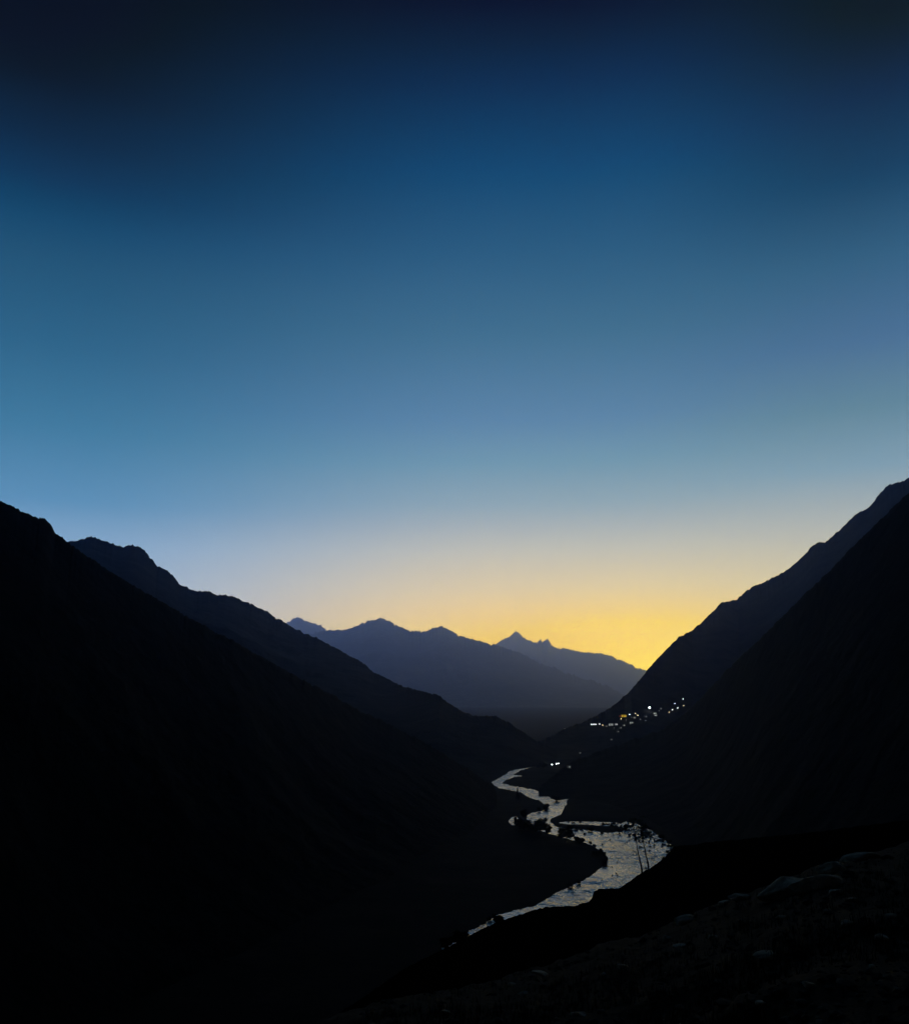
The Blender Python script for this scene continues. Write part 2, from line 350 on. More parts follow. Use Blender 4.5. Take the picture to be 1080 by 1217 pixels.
ridge('hill', [(640, 935, 1500), (680, 905, 1750), (720, 890, 1850), (760, 877, 1900), (790, 865, 1850), (815, 848, 1800), (840, 822, 1650), (870, 790, 1500), (900, 762, 1350), (940, 722, 1250), (980, 684, 1180), (1020, 642, 1120), (1060, 604, 1080), (1090, 575, 1050),
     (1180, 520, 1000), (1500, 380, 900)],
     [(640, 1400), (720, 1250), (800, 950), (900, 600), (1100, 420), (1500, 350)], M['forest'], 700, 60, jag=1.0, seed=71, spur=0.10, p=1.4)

# ------------------------------------------------------------------ river outline and valley ground
A_ = [(650, 903), (646.7, 903), (632, 907.2), (618, 912), (603, 918), (596, 924), (584, 930), (591, 937), (608, 939), (620, 943), (632, 949), (643, 952), (650, 958), (649, 963), (639, 965), (627, 968),
      (625, 974), (629, 982), (640, 987), (656, 992), (666, 995), (678, 998), (695, 1001.5), (707, 1007), (716, 1014), (721, 1022), (716, 1029.5), (704, 1040), (694, 1046.5), (676, 1055), (660, 1062),
      (636, 1077), (613, 1082), (587, 1089), (577, 1098), (554, 1109), (538, 1116), (526, 1122)]
B_ = [(650, 904.5), (648, 905.8), (635, 910.5), (618, 916.2), (610, 921), (619, 922.4), (610, 924), (603, 926), (596, 931), (608, 934.5), (620, 936), (635, 939), (644, 943), (656, 950), (664, 951.5), (675, 950), (671, 959), (666, 968), (656, 973),
      (653, 977), (661, 983), (676, 985), (690, 986), (704, 988), (720, 990), (738, 989), (745, 985), (736, 983), (734, 980), (745, 977), (760, 981), (772, 987), (786, 996), (799, 1006), (792, 1016), (786, 1026),
      (776, 1038), (762, 1046), (750, 1054), (736, 1062), (722, 1068), (712, 1072), (700, 1077), (685, 1082), (655, 1086), (630, 1096), (605, 1104), (583, 1112), (560, 1122), (538, 1132), (526, 1136)]
C_ = [(663, 978.2), (672, 976.9), (690, 976.6), (708, 976.9), (724, 977.6), (733, 978.4), (733, 981.4), (722, 982), (706, 981.2), (690, 980.2), (674, 979.8)]
E_ = [(604, 976), (607, 972), (613, 970.5), (617, 973), (619, 977), (614, 980.5), (608, 981)]
def poly(pts, z=0.0, step=1.3, jit=0.85, seed=3):
    q = []
    n = len(pts)
    for i in range(n):
        a = pts[i]; b_ = pts[(i + 1) % n]; l = math.hypot(a[0] - b_[0], a[1] - b_[1]); k = max(1, int(l / step))
        for j in range(k):
            s = j / k; q.append((a[0] + (b_[0] - a[0]) * s, a[1] + (b_[1] - a[1]) * s))
    q = np.array(q)
    nn = np.arange(len(q))
    q[:, 0] += (fbm(nn * 0.55, nn * 0 + seed, 3, seed) - 0.5) * 4.5 * jit
    q[:, 1] += (fbm(nn * 0.55, nn * 0 + seed + 40, 3, seed + 5) - 0.5) * 2.0 * jit
    return np.array([ground(x, y, z) for x, y in q])
RIV = poly(A_ + B_[::-1]); SIDE = poly(C_, jit=0.0); POND = poly(E_, jit=0.6)
def inside(poly_, X, Y):
    r = np.zeros(X.shape, bool); n = len(poly_)
    for i in range(n):
        x1, y1 = poly_[i]; x2, y2 = poly_[(i + 1) % n]
        c_ = ((y1 > Y) != (y2 > Y))
        if abs(y2 - y1) < 1e-9: continue
        r ^= c_ & (X < (x2 - x1) * (Y - y1) / (y2 - y1) + x1)
    return r
def dist(poly_, X, Y):
    d_ = np.full(X.shape, 1e9); n = len(poly_)
    for i in range(n):
        x1, y1 = poly_[i]; x2, y2 = poly_[(i + 1) % n]; dx = x2 - x1; dy = y2 - y1
        t_ = np.clip(((X - x1) * dx + (Y - y1) * dy) / (dx * dx + dy * dy + 1e-9), 0, 1)
        d_ = np.minimum(d_, (X - x1 - t_ * dx) ** 2 + (Y - y1 - t_ * dy) ** 2)
    return np.sqrt(d_)
az_f = np.linspace(R(-9), R(19), 620)
azs = np.concatenate([np.linspace(R(-180), R(-30), 30)[:-1], np.linspace(R(-30), R(-9), 60)[:-1], az_f, np.linspace(R(19), R(30), 40)[1:], np.linspace(R(30), R(180), 30)[1:-1]])
rs = np.concatenate([[0.1, 30, 80], np.geomspace(120, 540, 40), np.geomspace(540, 2300, 460)[1:], np.geomspace(2300, 69000, 62)[1:]])
AA, RR = np.meshgrid(azs, rs)
X = np.sin(AA) * RR; Y = np.cos(AA) * RR
Z = 1.0 + (fbm(X * 0.02, Y * 0.02, 5, 5) - 0.5) * 2.2
sel = (RR > 520) & (RR < 2350) & (AA > R(-9)) & (AA < R(19))
xs = X[sel]; ys = Y[sel]
ins = inside(RIV, xs, ys) | inside(SIDE, xs, ys) | inside(POND, xs, ys)
dmin = np.minimum(dist(RIV, xs, ys), np.minimum(dist(SIDE, xs, ys), dist(POND, xs, ys)))
zs = Z[sel]
bank = np.clip(dmin / 12.0, 0, 1)
zs = np.where(ins, -np.clip(dmin * 0.5, 0.0, 2.0) - 0.25, np.minimum(0.12 + zs * bank, 0.12 + dmin * 0.05))
Z[sel] = np.where(ins, np.maximum(zs, -2.0), np.maximum(zs, 0.12))
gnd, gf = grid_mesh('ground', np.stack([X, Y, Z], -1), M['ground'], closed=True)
tag(gnd, kind='structure')
# one level sheet of water; the banks rise out of it everywhere outside the channels
wr = np.geomspace(545, 2290, 60); wa = np.linspace(R(-8.5), R(18.5), 60)
WA, WR = np.meshgrid(wa, wr)
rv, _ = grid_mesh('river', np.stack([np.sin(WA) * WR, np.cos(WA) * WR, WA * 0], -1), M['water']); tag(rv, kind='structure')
def ground_z(x, y):
    r = math.hypot(x, y); a = math.atan2(x, y)
    i = np.searchsorted(rs, r); j = np.searchsorted(azs, a)
    return float(Z[min(i, len(rs) - 1), min(j, len(azs) - 1)])

# ------------------------------------------------------------------ near hillside under the camera
ED = [(-500, 1500, 12), (0, 1330, 13), (300, 1240, 15), (440, 1192, 18), (520, 1181, 20), (600, 1162, 22), (660, 1142, 24), (720, 1121, 26), (780, 1104, 27), (800, 1095, 28), (840, 1081, 28), (870, 1068, 28), (900, 1056, 27),
      (960, 1036, 28), (1000, 1020, 30), (1040, 1010, 32), (1080, 1000, 34), (1300, 930, 40)]
ea = np.array([azt(a, b_)[0] for a, b_, _ in ED]); et = np.array([azt(a, b_)[1] for a, b_, _ in ED]); ed = np.array([q for _, _, q in ED])
aa = np.concatenate([np.linspace(ea[0], R(-14), 60)[:-1], np.linspace(R(-14), ea[-1], 420)])
T_ = np.interp(aa, ea, et); D_ = np.interp(aa, ea, ed)
T_ = T_ + (fbm(aa * F * 0.03, aa * 0, 4, 77) - 0.5) * 9 / F + (fbm(aa * F * 0.16, aa * 0 + 3, 4, 78) - 0.5) * 4 / F
rows = []
NR = 110
FS = np.linspace(0, 1, NR)
EYE = 1.6
for s in FS:
    r = 1.2 + (D_ - 1.2) * s
    ze = H + D_ * T_
    z0 = H - EYE
    z = z0 + (ze - z0) * s ** 0.92
    xx = np.sin(aa) * r; yy = np.cos(aa) * r
    z = z + (fbm(xx * 0.35, yy * 0.35, 6, 90) - 0.5) * 0.9 * min(1, s * 3) * (1 - s) ** 0.35 + (fbm(xx * 2.5, yy * 2.5, 4, 94) - 0.5) * 0.12 * (1 if s < 1 else 0)
    cap = H + r * (T_ - 0.002 * (1 - s) * 20)
    z = np.minimum(z, cap) if s < 1 else ze
    rows.append(np.stack([xx, yy, z], -1))
for i in range(1, 31):                         # the drop towards the valley
    s = i / 30
    r = D_ + 215 * s ** 1.4
    z = ze + (-2 - ze) * s ** 1.05
    z = np.minimum(z - 0.2 * i ** 0.5, H + r * (T_ - 0.003 * i))
    xx = np.sin(aa) * r; yy = np.cos(aa) * r
    z = z + (fbm(xx * 0.05, yy * 0.05, 4, 99) - 0.5) * 3 * s
    rows.append(np.stack([xx, yy, z], -1))
FP = np.array(rows)
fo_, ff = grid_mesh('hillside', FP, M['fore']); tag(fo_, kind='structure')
BV['fore'] = BVHTree.FromPolygons([tuple(v) for v in FP.reshape(-1, 3)], [tuple(q) for q in ff.tolist()])
# lower shoulder of the hillside that hides the near bank of the river
ridge('hillside', [(300, 1290, 150), (380, 1220, 150), (440, 1180, 152), (480, 1152, 155), (508, 1138, 158), (530, 1126.5, 160), (545, 1119, 160), (560, 1111.5, 162), (583, 1099.5, 163), (602, 1092, 165), (624, 1085.5, 166), (640, 1080.5, 168), (650, 1078, 168), (668, 1077, 170), (686, 1076, 170),
      (700, 1071.5, 172), (703.5, 1067, 172), (705.5, 1060, 172), (712, 1056.5, 173), (736, 1055.5, 175), (750, 1047, 176), (762, 1037, 177), (772, 1032.5, 178), (784, 1024, 180), (795, 1014, 182), (800, 1007, 182), (830, 1003, 185), (880, 998, 190), (960, 990, 195), (1080, 975, 200), (1400, 900, 220)],
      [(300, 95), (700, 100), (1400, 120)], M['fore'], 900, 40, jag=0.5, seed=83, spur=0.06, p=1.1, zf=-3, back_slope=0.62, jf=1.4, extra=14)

def hit(px, py, keys=None):
    d_ = Vector(raydir(px, py)).normalized(); best = None
    for k, t_ in BV.items():
        if keys and k not in keys: continue
        h_ = t_.ray_cast(Vector((0, 0, H)), d_)
        if h_[0] is not None and (best is None or h_[3] < best[1]): best = (h_[0], h_[3], k, h_[1])
    if not keys or 'ground' in keys:
        if d_.z < 0:
            s = (1.0 - H) / d_.z
            if best is None or s < best[1]: best = (Vector((0, 0, H)) + d_ * s, s, 'ground', Vector((0, 0, 1)))
    return best

# ------------------------------------------------------------------ shapes
def box(bm, c, s, rz=0):
    r = bmesh.ops.create_cube(bm, size=1.0, matrix=Matrix.Translation(c) @ Matrix.Rotation(rz, 4, 'Z') @ Matrix.Diagonal((*s, 1)))
    return r['verts']
def tube(bm, p0, p1, r0, r1, n=6):
    p0 = Vector(p0); p1 = Vector(p1); v = p1 - p0
    if v.length < 1e-6: return
    q = v.to_track_quat('Z', 'Y').to_matrix().to_4x4()
    bmesh.ops.create_cone(bm, cap_ends=True, segments=n, radius1=r0, radius2=r1, depth=v.length, matrix=Matrix.Translation((p0 + p1) / 2) @ q)
def rock_mesh(name, seed, sx, sy, sz, mat, sub=3):
    bm = bmesh.new(); bmesh.ops.create_icosphere(bm, subdivisions=sub, radius=1)
    co = np.array([v.co for v in bm.verts])
    r_ = np.random.default_rng(seed)
    for _ in range(16):                       # flat broken faces
        n_ = r_.normal(size=3); n_ /= np.linalg.norm(n_); lim = r_.uniform(0.55, 0.88)
        p_ = co @ n_; ex = np.maximum(p_ - lim, 0); co = co - ex[:, None] * n_ * 0.9
    nz = fbm(co[:, 0] * 2 + seed, co[:, 1] * 2 + co[:, 2] * 1.7, 4, seed) - 0.5
    co = co * (1 + nz[:, None] * 0.3)
    for v, c_ in zip(bm.verts, co): v.co = (c_[0] * sx, c_[1] * sy, c_[2] * sz)
    me = bpy.data.meshes.new(name); bmesh.ops.recalc_face_normals(bm, faces=bm.faces); bm.to_mesh(me); bm.free()
    me.materials.append(mat)
    return me

# ------------------------------------------------------------------ stones on the near hillside
STONES = [  # px, py, half-width px, half-height px, label
 (936, 1054, 34, 12, 'big pale rounded boulder at the upper edge of the near hillside', 'boulder'),
 (968, 1049, 26, 9, 'long low boulder lying against the right side of the big pale boulder', 'boulder'),
 (990, 1032, 16, 6, 'flat grey boulder on the hillside crest up and right of the big boulder', 'boulder'),
 (1018, 1021, 20, 6, 'broad dark outcrop highest up the hillside crest', 'boulder'),
 (816, 1085, 12, 6, 'pale slanting rock at the left end of the hillside crest', 'rock'),
 (880, 1066, 12, 4, 'low rock just left of the big boulder on the crest', 'rock'),
 (862, 1073, 9, 3, 'thin flat rock on the crest between slanting rock and big boulder', 'rock'),
 (992, 1059.5, 7, 2.6, 'small pale stone below the long low boulder', 'stone'),
 (1015, 1069, 5, 1.8, 'small dark stone right of the stone under the long boulder', 'stone'),
 (984, 1082, 4.5, 1.8, 'tiny bright flat stone between two pale stones on the right slope', 'stone'),
 (1007, 1097, 7, 3, 'brightest squarish pale stone on the right slope', 'stone'),
 (1059, 1088, 6, 2, 'faint stone nearest the right edge of the photo', 'stone'),
 (1047, 1114, 7, 3, 'dull rounded stone on the right slope below the faint edge stone', 'stone'),
 (929, 1090, 6, 1.6, 'thin dark slab below the big boulder', 'stone'),
 (847, 1113, 6, 3, 'pale lump of rock under the slanting rock', 'stone'),
 (792, 1116, 5, 3, 'dim stone at the left foot of the slanting rock', 'stone'),
 (808, 1124, 7, 2.5, 'grey flake of stone beside the dim stone on the left slope', 'stone'),
 (914, 1135, 14, 3.2, 'wide flat slab in the middle of the lower slope', 'stone'),
 (1036, 1149, 4, 2, 'small upright shard on the lower right slope', 'stone'),
 (961, 1170, 8, 3, 'dim low stone below and right of the wide flat slab', 'stone'),
 (904, 1192, 6, 2.6, 'small pale stone near the bottom edge under the wide slab', 'stone'),
 (849, 1192, 6, 3, 'dull stone near the bottom edge left of the small pale one', 'stone'),
 (738, 1149, 6, 2, 'flat stone on the left slope above the bottom hollow', 'stone'),
 (717, 1158, 3, 1.6, 'tiny light pebble left of the flat stone on the slope', 'stone'),
 (687, 1206, 9, 2.6, 'long pale stone at the bottom edge of the photo', 'stone'),
 (641, 1157, 11, 2.6, 'long thin rock lying on the hillside crest far left', 'rock'),
 (608, 1170, 6, 2, 'small rock on the crest left of the long thin rock', 'rock'),
 (622, 1181, 6, 2, 'dull rock just below the long thin rock on the left crest', 'rock'),
 (529, 1203, 5, 3, 'leftmost dim stone near the bottom of the hillside', 'stone'),
]
for i, (px, py, hw, hh, lab, cat) in enumerate(STONES):
    h_ = hit(px, py + hh * 0.7, ['fore']) or hit(px, py + hh + 6, ['fore'])
    if h_ is None: continue
    p_, ds = h_[0], h_[1]
    sx = hw * ds / F; sz = max(hh * ds / F * 1.25, sx * 0.25)
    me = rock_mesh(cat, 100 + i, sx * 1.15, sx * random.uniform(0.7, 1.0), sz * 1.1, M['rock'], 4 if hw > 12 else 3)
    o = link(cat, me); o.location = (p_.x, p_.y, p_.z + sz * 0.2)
    o.rotation_euler = (random.uniform(-.12, .12), R(-12) if i in (0, 1, 2, 3, 4) else random.uniform(-.15, .15), -math.atan2(p_.x, p_.y) + random.uniform(-.2, .2))
    tag(o, lab, cat, 'stones on the near hillside')
# loose gravel and small stones all over the slope: nobody could count them
def scatter(name, n, smin, smax, mat, label, cat, flat=0.6, seed=5, sub=1):
    r_ = random.Random(seed)
    bm = bmesh.new(); bmesh.ops.create_icosphere(bm, subdivisions=sub, radius=1)
    base = np.array([v.co for v in bm.verts]); bf = [[v.index for v in f_.verts] for f_ in bm.faces]; bm.free()
    V = []; Fc = []; off = 0
    for _ in range(n):
        px = r_.uniform(430, 1120); py = r_.uniform(1005, 1260)
        h_ = hit(px, py, ['fore'])
        if h_ is None or h_[1] > 60: continue
        s = r_.uniform(smin, smax) * (0.4 + h_[1] / 25) * (r_.random() ** 2 + 0.3)
        q = base * (1 + 0.5 * (np.random.default_rng(_).random((len(base), 1)) - 0.5)) * np.array([s * r_.uniform(.7, 1.4), s * r_.uniform(.7, 1.4), s * flat])
        a_ = r_.uniform(0, 6.28); ca, sa = math.cos(a_), math.sin(a_)
        q = np.stack([q[:, 0] * ca - q[:, 1] * sa, q[:, 0] * sa + q[:, 1] * ca, q[:, 2]], -1) + np.array(h_[0])
        V.append(q); Fc += [[k + off for k in f_] for f_ in bf]; off += len(base)
    me = bpy.data.meshes.new(name); me.from_pydata(np.concatenate(V).tolist(), [], Fc); me.update()
    o = link(name, me, mat); tag(o, label, cat, kind='stuff'); return o
M['pebble'] = noise_mat('brown_pebble', (0.02, 0.018, 0.015), (0.14, 0.13, 0.115), 1.2, rough=0.9, lo=0.5, hi=0.75, spec=0.03)
scatter('gravel', 2600, 0.02, 0.09, M['pebble'], 'loose dark gravel and pebbles strewn over the near hillside', 'gravel')
# short dry grass on the slope
def grass(n, seed=9):
    r_ = random.Random(seed); V = []; Fc = []
    for _ in range(n):
        px = r_.uniform(420, 1110); py = r_.uniform(1000, 1255)
        h_ = hit(px, py, ['fore'])
        if h_ is None or h_[1] > 60: continue
        if fbm(h_[0].x * 0.5, h_[0].y * 0.5, 3, 200) < 0.45: continue
        for k in range(7):
            x = h_[0].x + r_.gauss(0, .06); y = h_[0].y + r_.gauss(0, .06); z = h_[0].z - 0.01
            a_ = r_.uniform(0, 6.28); l = r_.uniform(.05, .16); ln = r_.uniform(.1, .6) * l; wd = .004 + l * .03
            b0 = len(V)
            V += [(x - wd * math.sin(a_), y + wd * math.cos(a_), z), (x + wd * math.sin(a_), y - wd * math.cos(a_), z), (x + ln * math.cos(a_), y + ln * math.sin(a_), z + l)]
            Fc.append((b0, b0 + 1, b0 + 2))
    me = bpy.data.meshes.new('grass'); me.from_pydata(V, [], Fc); me.update()
    tag(link('grass', me, M['drygrass']), 'short sparse dry grass tufts on the near hillside', 'grass', kind='stuff')
M['drygrass'] = noise_mat('dry_grass', (0.009, 0.008, 0.004), (0.022, 0.018, 0.010), 0.8, spec=0.03)
grass(3500)

# ------------------------------------------------------------------ boulders in the river bend
def boulder_at(px, py, s, k, label, group):
    x, y = ground(px, py, 0.0)
    me = BMESH[k % len(BMESH)]
    o = bpy.data.objects.new('river_boulder', me); COL.objects.link(o)
    o.location = (x, y, ground_z(x, y) * 0 + 0.1); o.scale = (s, s * random.uniform(.7, 1.2), s * random.uniform(.7, 1.1)); o.rotation_euler = (0, 0, random.uniform(0, 6.28))
    tag(o, label, 'boulder', group)
BMESH = [rock_mesh('river_boulder', 300 + k, 1.0, 0.8, 0.7, M['river_rock'], 2) for k in range(6)]
cnt = 0
while cnt < 230:
    u = random.random()
    if u < 0.6: px = random.triangular(712, 798, 768); lo_ = 978 + max(0, px - 752) * 0.5; py = lo_ + abs(random.gauss(0, 10)); lab = 'dark boulder standing out of the bright water at the top of the river bend'; gr = 'boulders at the head of the river bend'
    elif u < 0.85: px = random.uniform(662, 745); py = random.gauss(985, 3.5); lab = 'dark boulder on the long narrow bar beside the side channel'; gr = 'boulders on the river bar'
    else: px = random.uniform(690, 790); py = random.uniform(995, 1048); lab = 'small dark rock breaking the surface of the wide rapids'; gr = 'rocks in the wide rapids'
    x, y = ground(px, py)
    if not inside(RIV, np.array([x]), np.array([y]))[0] and u >= 0.85: continue
    if u < 0.6 and (py > 1014 or px > 797): continue
    boulder_at(px, py, random.triangular(1.0, 3.4, 1.5) * (1 if u < 0.85 else 0.55), cnt, lab, gr); cnt += 1

# ------------------------------------------------------------------ trees
def leaf_cloud(bm, c, rad, n, size, r_, squash=1.0):
    for _ in range(n):
        v = Vector((r_.gauss(0, .5), r_.gauss(0, .5), r_.gauss(0, .5) * squash)) * rad
        p_ = Vector(c) + v
        nrm = Vector((r_.gauss(0, 1), r_.gauss(0, 1), r_.gauss(0, 1))).normalized()
        t1 = nrm.orthogonal().normalized(); t2 = nrm.cross(t1); s = size * r_.uniform(.6, 1.3)
        vs = [bm.verts.new(p_ + t1 * s), bm.verts.new(p_ + t2 * s * .6), bm.verts.new(p_ - t1 * s), bm.verts.new(p_ - t2 * s * .6)]
        bm.faces.new(vs)
def broad_tree(name, h, wd, seed, leaf=M['leaf'], lean=(0, 0), dens=1.35, lsize=.42):
    r_ = random.Random(seed); root = empty(name, (0, 0, 0))
    tb = bmesh.new(); cb = bmesh.new()
    top = Vector((lean[0] * h, lean[1] * h, h)); prev = Vector((0, 0, -0.5)); k = 6
    pts = [prev]
    for i in range(1, k + 1):
        s = i / k; q = top * s + Vector((r_.gauss(0, .02) * h, r_.gauss(0, .02) * h, 0)) * (1 if i < k else 0)
        tube(tb, prev, q, h * .022 * (1.1 - s + 1 / k), h * .022 * (1.1 - s)); prev = q; pts.append(q)
    for i in range(int(11 * dens) + 4):
        s = r_.uniform(.28, .98); b0 = pts[0].lerp(top, s); a_ = r_.uniform(0, 6.28); l = wd * .5 * r_.uniform(.6, 1.05) * (1.25 - abs(s - .55) * 1.3)
        e_ = b0 + Vector((math.cos(a_) * l, math.sin(a_) * l, l * r_.uniform(.2, .7)))
        tube(tb, b0, e_, h * .009, h * .003, 5)
        leaf_cloud(cb, e_, wd * .17, int(60 * dens), lsize, r_, .8); leaf_cloud(cb, b0.lerp(e_, .5), wd * .17, int(50 * dens), lsize, r_, .8)
    leaf_cloud(cb, top, wd * .16, int(30 * dens), lsize, r_)
    from_bm('trunk', tb, M['bark'], root); from_bm('crown', cb, leaf, root)
    return root
def conifer(name, h, wd, seed):
    r_ = random.Random(seed); root = empty(name, (0, 0, 0)); tb = bmesh.new(); cb = bmesh.new()
    tube(tb, (0, 0, -0.5), (0, 0, h * .97), h * .02, h * .004)
    k = 15
    for i in range(k):
        s = .1 + .88 * i / k; rad = wd * .5 * (1.02 - s) ** .85
        for j in range(9):
            a_ = r_.uniform(0, 6.28); l = rad * r_.uniform(.65, 1.15)
            e_ = Vector((math.cos(a_) * l, math.sin(a_) * l, s * h - l * .25)); b0 = Vector((0, 0, s * h))
            tube(tb, b0, e_, h * .004, h * .001, 3)
            for q in (.35, .6, .85, 1): leaf_cloud(cb, b0.lerp(e_, q), 0.22 + rad * .14, 7, .3, r_, .5)
    from_bm('trunk', tb, M['bark'], root); from_bm('crown', cb, M['needle'], root)
    return root
def dup(root):
    r_ = root.copy(); COL.objects.link(r_)
    for ch in list(root.children):
        c_ = ch.copy(); COL.objects.link(c_); c_.parent = r_
    return r_
protos = {}
def place_tree(kind, px, py, hpx, label, group, keys=None, rz=None, sx=1.0, gz=None):
    if gz is None:
        x, y = ground(px, py, 0.6); z = max(0.0, ground_z(x, y)); ds = math.hypot(x, y)
    else:
        h_ = hit(px, py, gz); x, y, z = h_[0]; ds = math.hypot(x, y)
    mk, h0, wd0, nm = {'broad': (broad_tree, 9.0, 7.0, 'broadleaf_tree'), 'bush': (broad_tree, 4.0, 5.5, 'bush'), 'fir': (conifer, 12.0, 4.6, 'conifer')}[kind]
    if kind not in protos:
        o = mk(nm, h0, wd0, 900 + len(protos)); protos[kind] = o
    else: o = dup(protos[kind])
    s = hpx * ds / F / h0
    o.location = (x, y, z); o.scale = (s * sx, s * sx, s); o.rotation_euler = (0, 0, random.uniform(0, 6.28) if rz is None else rz)
    tag(o, label, 'bush' if kind == 'bush' else 'tree', group)
    return o
G1 = 'trees along the left river bank'
TL = [('fir', 615, 950, 13, 'pointed conifer breaking the outline of the upper river on its left bank', 1.0),
      ('broad', 612.5, 982, 10, 'narrow tree splitting the small bright pool left of the river', .45),
      ('broad', 643, 994, 17, 'largest round tree cutting into the river where it narrows', 1.1),
      ('broad', 651.5, 994, 11, 'smaller tree just right of the large round tree at the narrows', .9),
      ('broad', 673, 1002, 15, 'bushy tree at the bank below the narrows, right of the round one', 1.2),
      ('broad', 667, 1000, 9, 'short tree tucked against the left side of the bushy bank tree', 1.2),
      ('bush', 634, 990, 7, 'low bush on the bank left of the large round tree', 1.2),
      ('bush', 621, 986, 8, 'low bush between the small pool and the river', 1.3),
      ('broad', 622, 974, 10, 'tree at the left tip of the river loop beside the small pool', .9),
      ('bush', 689, 1004.5, 4, 'bush on the left bank where the river starts to widen', 1.5),
      ('bush', 709, 1018, 4, 'bush on the left bank near the widest water', 1.5),
      ('bush', 660, 951.5, 4, 'tiny bush on the far bank just before the river elbow', 1.4)]
for k, px, py, hp, lab, sx in TL: place_tree(k, px, py, hp, lab, G1, sx=sx)
for px, py, hp, lab in ((547, 1123, 10, 'dark bush interrupting the dim tail of the river, nearer the left end'), (592, 1101, 8, 'dark bush before the dim tail of the river, right of the other one'), (532, 1129, 9, 'dark bush at the very end of the visible river tail')):
    place_tree('bush', px, py, hp, lab, 'bushes on the shoulder before the river tail', gz=['hillside83'])
# trees and bushes over the valley floor and slopes
G2 = 'dark scattered trees on the valley floor'
for i in range(46):
    px = random.uniform(560, 900); py = random.uniform(905, 985)
    x, y = ground(px, py, 0.5)
    P1 = np.array([x]); P2 = np.array([y])
    if inside(RIV, P1, P2)[0] or dist(RIV, P1, P2)[0] < 26 or dist(SIDE, P1, P2)[0] < 26 or dist(POND, P1, P2)[0] < 30: continue
    h_ = hit(px, py)
    if h_ is None or h_[2] != 'ground': continue
    place_tree(random.choice(['fir', 'broad', 'broad']), px, py, random.uniform(5, 9), 'dark tree on the unlit valley floor away from the water', G2)
for i in range(70):
    bankl = [q for q in A_[28:36] + A_[19:27] + A_[12:15]] if i % 5 < 3 else B_[21:27] + B_[30:40]
    j = random.randrange(len(bankl) - 1); q0, q1 = bankl[j], bankl[j + 1]
    if math.hypot(q0[0] - q1[0], q0[1] - q1[1]) > 25: continue
    t_ = random.random(); px = q0[0] + (q1[0] - q0[0]) * t_; py = q0[1] + (q1[1] - q0[1]) * t_
    place_tree('bush', px + random.uniform(-1, 1), py + random.uniform(-.6, .6), random.uniform(1.6, 3.6), 'tiny scrub bush fringing the very edge of the river', 'scrub along the river edge')
# the two slender trees on the shoulder in front of the rapids
def slender(px, py, topx, topy, seed, label):
    h_ = None; yy = py
    while h_ is None and yy < py + 12: h_ = hit(px, yy, ['hillside83']); yy += 0.5
    p_ = h_[0]; ds = math.hypot(p_.x, p_.y); h = (py - topy) * ds / F; lean = (topx - px) / (py - topy)
    az0 = math.atan2(p_.x, p_.y)
    r_ = random.Random(seed); root = empty('slender_tree', p_, -az0); tb = bmesh.new(); cb = bmesh.new()
    pts = [Vector((0, 0, -.4))]; k = 8
    for i in range(1, k + 1):
        s = i / k; pts.append(Vector((lean * h * s + r_.gauss(0, .05), r_.gauss(0, .05), h * s)))
        tube(tb, pts[-2], pts[-1], .15 * (1.15 - s + 1 / k) , .15 * (1.15 - s), 7)
    for i in range(17):
        s = r_.uniform(.5, 1.0); b0 = pts[0].lerp(pts[-1], s); a_ = r_.uniform(0, 6.28); l = r_.uniform(.5, 1.5) * (1.15 - abs(s - .75))
        e_ = b0 + Vector((math.cos(a_) * l, math.sin(a_) * l, l * r_.uniform(.1, .9)))
        tube(tb, b0, e_, .028, .01, 5)
        for j in range(2):
            f_ = e_ + Vector((r_.gauss(0, .35), r_.gauss(0, .35), r_.uniform(0, .4))); tube(tb, e_.lerp(b0, .3), f_, .014, .006, 4)
            leaf_cloud(cb, f_, .32, 14, .11, r_, .8)
    from_bm('trunk', tb, M['bark'], root); from_bm('crown', cb, M['leaf'], root)
    tag(root, label, 'tree', 'slender trees before the rapids')
slender(763, 1036, 755, 984, 1, 'left one of two slender bare trees leaning left before the bright rapids')
slender(770.5, 1033, 763, 982, 2, 'right one of two slender bare trees standing before the bright rapids')

